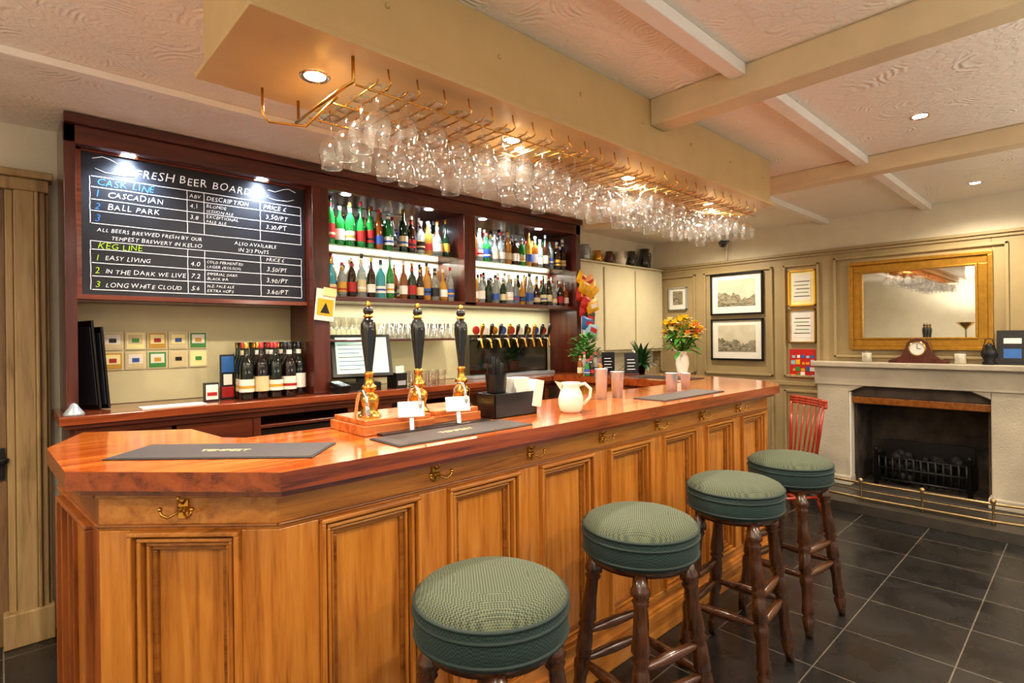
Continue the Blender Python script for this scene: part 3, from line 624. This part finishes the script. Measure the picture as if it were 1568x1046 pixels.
m.build()
MZ=1.1655
m=MB('mantel_clock'); c=1.0
m.M=T((5.49,c,MZ))@R(math.radians(-90),4,'Z')
pts=[(-.2,0),(.2,0),(.2,.02),(.15,.035),(.11,.06),(.085,.12),(.07,.17),(.04,.195),(0,.205),(-.04,.195),(-.07,.17),(-.085,.12),(-.11,.06),(-.15,.035),(-.2,.02)]
n=len(pts); vs=[(x,-.035,z) for x,z in pts]+[(x,.035,z) for x,z in pts]
m.add(vs,[list(range(n)),list(range(2*n-1,n-1,-1))]+[(i,n+i,n+(i+1)%n,(i+1)%n) for i in range(n)],MAH_X)
m.M=m.M@T((0,-.034,.12))@R(math.pi/2,4,'X'); m.lathe([(.056,0),(.06,.008),(.052,.012)],(0,0,0),BRASS,24); m.lathe([(.052,.006),(.001,.006)],(0,0,0),PAPER,24)
m.box(-.002,.002,0,.038,.008,.01,BLK); m.box(0,.026,-.002,.002,.008,.01,BLK)
m.M=Matrix(); m.build(.002)
for y in (1.36,.73):
    m=MB('candle_jar'); m.lathe([(.001,0),(.038,0),(.04,.095)],(5.47,y,MZ),GLASS,16); m.lathe([(.036,.002),(.036,.08),(.001,.08)],(5.47,y,MZ),WAX,16,True,True); m.build()
m=MB('storm_lantern'); m.lathe([(.04,0),(.045,.01),(.03,.03),(.05,.07),(.045,.1),(.025,.13),(.03,.14),(.01,.16),(.001,.165)],(5.48,.56,MZ),IRON,12,True,True); m.tube([(5.48,.52,MZ+.1),(5.48,.54,MZ+.19),(5.48,.56,MZ+.2),(5.48,.58,MZ+.19),(5.48,.60,MZ+.1)],.003,IRON); m.build()
m=MB('framed_card'); m.M=T((5.50,.43,MZ))@R(math.radians(-90),4,'Z')@R(math.radians(-8),4,'X'); m.box(-.09,.09,-.008,.008,0,.26,BLK); m.box(-.07,.07,-.010,-.007,.03,.23,LBL[3]); m.box(-.05,.05,-.012,-.009,.16,.20,LBL[0]); m.box(-.05,.05,-.012,-.009,.05,.12,BLU); m.M=Matrix(); m.build()
m=MB('wall_mirror'); y0,y1,z0,z1=.54,1.51,1.27,2.04
def rect(w0,w1,xa,mt):
    a=w0; b=w1
    for q in ((y0+a,y1-a,z1-b,z1-a),(y0+a,y1-a,z0+a,z0+b),(y0+a,y0+b,z0+b,z1-b),(y1-b,y1-a,z0+b,z1-b)): m.box(xa,5.574,*q,mt)
rect(0,.03,5.535,GOLD); rect(.03,.09,5.55,GOLD); rect(.09,.105,5.54,GOLD); m.box(5.558,5.574,y0+.1,y1-.1,z0+.1,z1-.1,MIRR); m.build(.004)
def engr():
    m,nt,b=newmat('engraving'); v=coords(nt,(8,8,20)); f=noise(nt,v,3,8,1); nt.links.new(ramp(nt,f,[(.35,lin('4A4638')),(.6,lin('A8A084'))]),b.inputs['Base Color']); return m
ENG=engr(); SKY=pbr('print_sky','CFC8AE',.6)
def pic(name,y0,y1,z0,z1,fm,mt,inner,fw=.018,mw=.05,land=False):
    m=MB(name)
    for q in ((y0,y1,z1-fw,z1),(y0,y1,z0,z0+fw),(y0,y0+fw,z0,z1),(y1-fw,y1,z0,z1)): m.box(5.545,5.5745,*q,fm)
    m.box(5.56,5.5745,y0+fw,y1-fw,z0+fw,z1-fw,mt)
    a,b_,c,d=y0+fw+mw,y1-fw-mw,z0+fw+mw*1.2,z1-fw-mw*.8
    m.box(5.558,5.5605,a,b_,c,d,SKY if land else inner)
    if land:
        n=24; vs=[];h=d-c
        for i in range(n+1):
            t=i/n; y=a+(b_-a)*t; zt=c+h*(.36+.12*math.sin(t*5+y0*9+z0)+.08*random.random()+(.12 if .4<t<.6 else 0)); vs+= [(5.5572,y,c),(5.5572,y,zt)]
        m.add(vs,[(2*i,2*i+1,2*i+3,2*i+2) for i in range(n)],ENG)
    return m
pic('framed_print',2.27,2.82,1.62,2.05,BLK,PAPER,ENG,mw=.06,land=True).build(.002); pic('framed_print',2.27,2.82,1.15,1.58,BLK,PAPER,ENG,mw=.06,land=True).build(.002)
for z0,z1,fm,k in ((1.68,2.02,YLP,0),(1.33,1.65,GOLD,1)):
    m=pic('framed_certificate',1.79,2.03,z0,z1,fm,CRM if k==0 else PAPER,PAPER,.012,.03)
    for i in range(5): m.box(5.556,5.5585,1.84+.01*(i%2),1.98-.01*(i%3),z0+.09+i*.035,z0+.096+i*.035,GRNP if i%2 else LBL[3])
    m.build()
pic('framed_certificate',3.10,3.32,1.70,1.95,STEEL,PAPER,ENG,.01,.04).build()
m=MB('event_poster'); m.box(5.57,5.5745,1.80,2.03,.99,1.27,RED)
for i in range(20):
    mt=random.choice((YLP,BLU,PAPER,GRNP,YLP,LBLU,ORG)); yy=1.81+.042*(i%5); zz=1.0+.062*(i//5); m.box(5.567,5.571,yy,yy+random.uniform(.02,.04),zz,zz+random.uniform(.02,.055),mt)
m.build()
m=MB('security_camera'); m.lathe([(.001,-.04),(.03,-.03),(.045,0),(.045,.02),(.03,.035)],(5.5,2.65,2.36),BLKG,16); m.box(5.49,5.6,2.63,2.67,2.385,2.41,BLK); m.cyl((5.585,2.65,2.19),(5.585,2.65,2.385),.01,WHT); m.build()
m=MB('wall_cupboard'); m.box(3.9,5.57,3.42,3.548,1.24,2.15,CUPB)
for a in (3.93,4.48,5.03): m.box(a,a+.52,3.40,3.42,1.27,2.12,CUPB)
m.box(3.88,5.57,3.39,3.548,2.15,2.165,CUPB); m.build(.004)
m=MB('trim_6'); m.box(3.9,5.57,3.50,3.548,0,1.05,KHAKI); m.build()
jugs=[(4.05,.06,.13,BLKG),(4.25,.055,.16,STEEL),(4.45,.05,.12,BRASS),(4.65,.05,.13,MAH_Z),(4.85,.055,.15,WHT),(5.05,.055,.17,BLKG),(5.3,.07,.22,BLKG)]
for x,r,h,mt in jugs:
    m=MB('toby_jug'); c=(x,3.47,2.1655); m.lathe([(r*.7,0),(r,.02),(r*1.05,h*.4),(r*.75,h*.7),(r*.8,h),(r*.7,h),(r*.6,h*.6),(.001,.02)],c,mt,16,True,True)
    m.tube([(x+r*.8,3.47,c[2]+h*.9),(x+r*1.5,3.46,c[2]+h*.8),(x+r*1.6,3.46,c[2]+h*.4),(x+r,3.47,c[2]+h*.2)],.008,mt,6); m.build()
# ---------------------------------------------------------------- plants, flowers
def leaf(m,base,az,elev,L,w,droop,mt):
    vs=[];fs=[];N=5; p=Vector(base); d=Vector((math.cos(az)*math.cos(elev),math.sin(az)*math.cos(elev),math.sin(elev))); side=Vector((-math.sin(az),math.cos(az),0))
    for i in range(N+1):
        t=i/N; ww=w*math.sin(math.pi*min(.97,t*.9+.06)); vs+= [tuple(p-side*ww/2),tuple(p+side*ww/2)]
        p=p+d*(L/N); d.z-=droop/N; d.normalize()
    for i in range(N): fs.append((2*i,2*i+1,2*i+3,2*i+2))
    m.add(vs,fs,mt,True)
def pot(m,c,r,h,mt): m.lathe([(r*.7,0),(r,h),(r*1.06,h),(r*1.06,h-.015)],c,mt,20,True,True); m.lathe([(r*.98,h-.01),(.001,h-.01)],c,SOOT,16)
m=MB('potted_herb'); c=(3.62,2.96,1.1025); pot(m,c,.055,.10,WHT)
for i in range(260):
    z=random.uniform(.10,.32); r=random.random()*.11*(1.1-abs(z-.2)*2); a=random.random()*6.28; leaf(m,(c[0]+r*math.cos(a),c[1]+r*math.sin(a),c[2]+z),a,random.uniform(0,.9),.06,.036,.6,LEAF)
m.build()
m=MB('potted_houseplant'); c=(3.9,2.60,1.1025); pot(m,c,.045,.08,BLK)
for i in range(70): leaf(m,(c[0],c[1],c[2]+.06),random.random()*6.28,random.uniform(.2,1.4),random.uniform(.14,.24),.04,1.2,DLEAF)
m.build()
m=MB('flower_vase'); c=(3.90,2.22,1.1025)
m.lathe([(.001,0),(.035,0),(.04,.03),(.052,.09),(.048,.14),(.032,.17),(.042,.19),(.038,.19),(.025,.17),(.001,.02)],c,WHT,24)
for i in range(48):
    a=random.random()*6.28; r=math.sqrt(random.random())*.16; z=.28+random.uniform(.0,.2)*(1-r*2.5); h=Vector((c[0]+r*math.cos(a),c[1]+r*math.sin(a),c[2]+z))
    m.tube([(c[0],c[1],c[2]+.16),tuple((h+Vector((c[0],c[1],c[2]+.2)))/2),tuple(h)],.002,LEAF,4)
    mt=random.choice((YEL,YEL,YEL,YEL,ORG,CRM))
    for k in range(7): leaf(m,h,k*.9+a,.4,.055,.042,1.0,mt)
    for k in range(6): leaf(m,h,k*1.05+a,1.0,.04,.03,.6,mt)
for i in range(90):
    a=random.random()*6.28; leaf(m,(c[0]+.05*math.cos(a),c[1]+.05*math.sin(a),c[2]+random.uniform(.18,.34)),a,random.uniform(-.3,1.2),.13,.035,.8,LEAF)
m.build()
for x,y in ((3.72,2.80),(3.62,2.50)):
    m=MB('table_chalkboard'); m.M=T((x,y,1.1025))@R(math.radians(-35),4,'Z'); m.box(-.06,.06,-.01,.01,0,.02,MAH_X); m.box(-.055,.055,-.005,.005,.02,.18,BLK)
    for i in range(4): m.box(-.035,.03-.008*(i%2),-.0065,-.0048,.05+i*.025,.054+i*.025,CHALK)
    m.build()
m=MB('sauce_bottles')
for i in range(7): bottle(m,3.38+.055*(i%4),2.75+.07*(i//4),1.1025,.13+.03*(i%3),.022,random.choice(BG),random.choice(LBL),LBL[2],0,10)
m.build()
# ---------------------------------------------------------------- world, camera
w=bpy.data.worlds.new('world'); S.world=w; w.use_nodes=True; bg=w.node_tree.nodes['Background']; bg.inputs[0].default_value=(1,.95,.88,1); bg.inputs[1].default_value=.5
cam=bpy.data.cameras.new('camera'); co=bpy.data.objects.new('camera',cam); S.collection.objects.link(co); S.camera=co
cam.lens=19.24; cam.sensor_width=36; cam.shift_y=-.0046; cam.clip_start=.02
co.matrix_world=T((0,0,1.42))@R(math.radians(-43.1),4,'Z')@R(math.radians(90),4,'X')@R(math.radians(-.68),4,'Z')
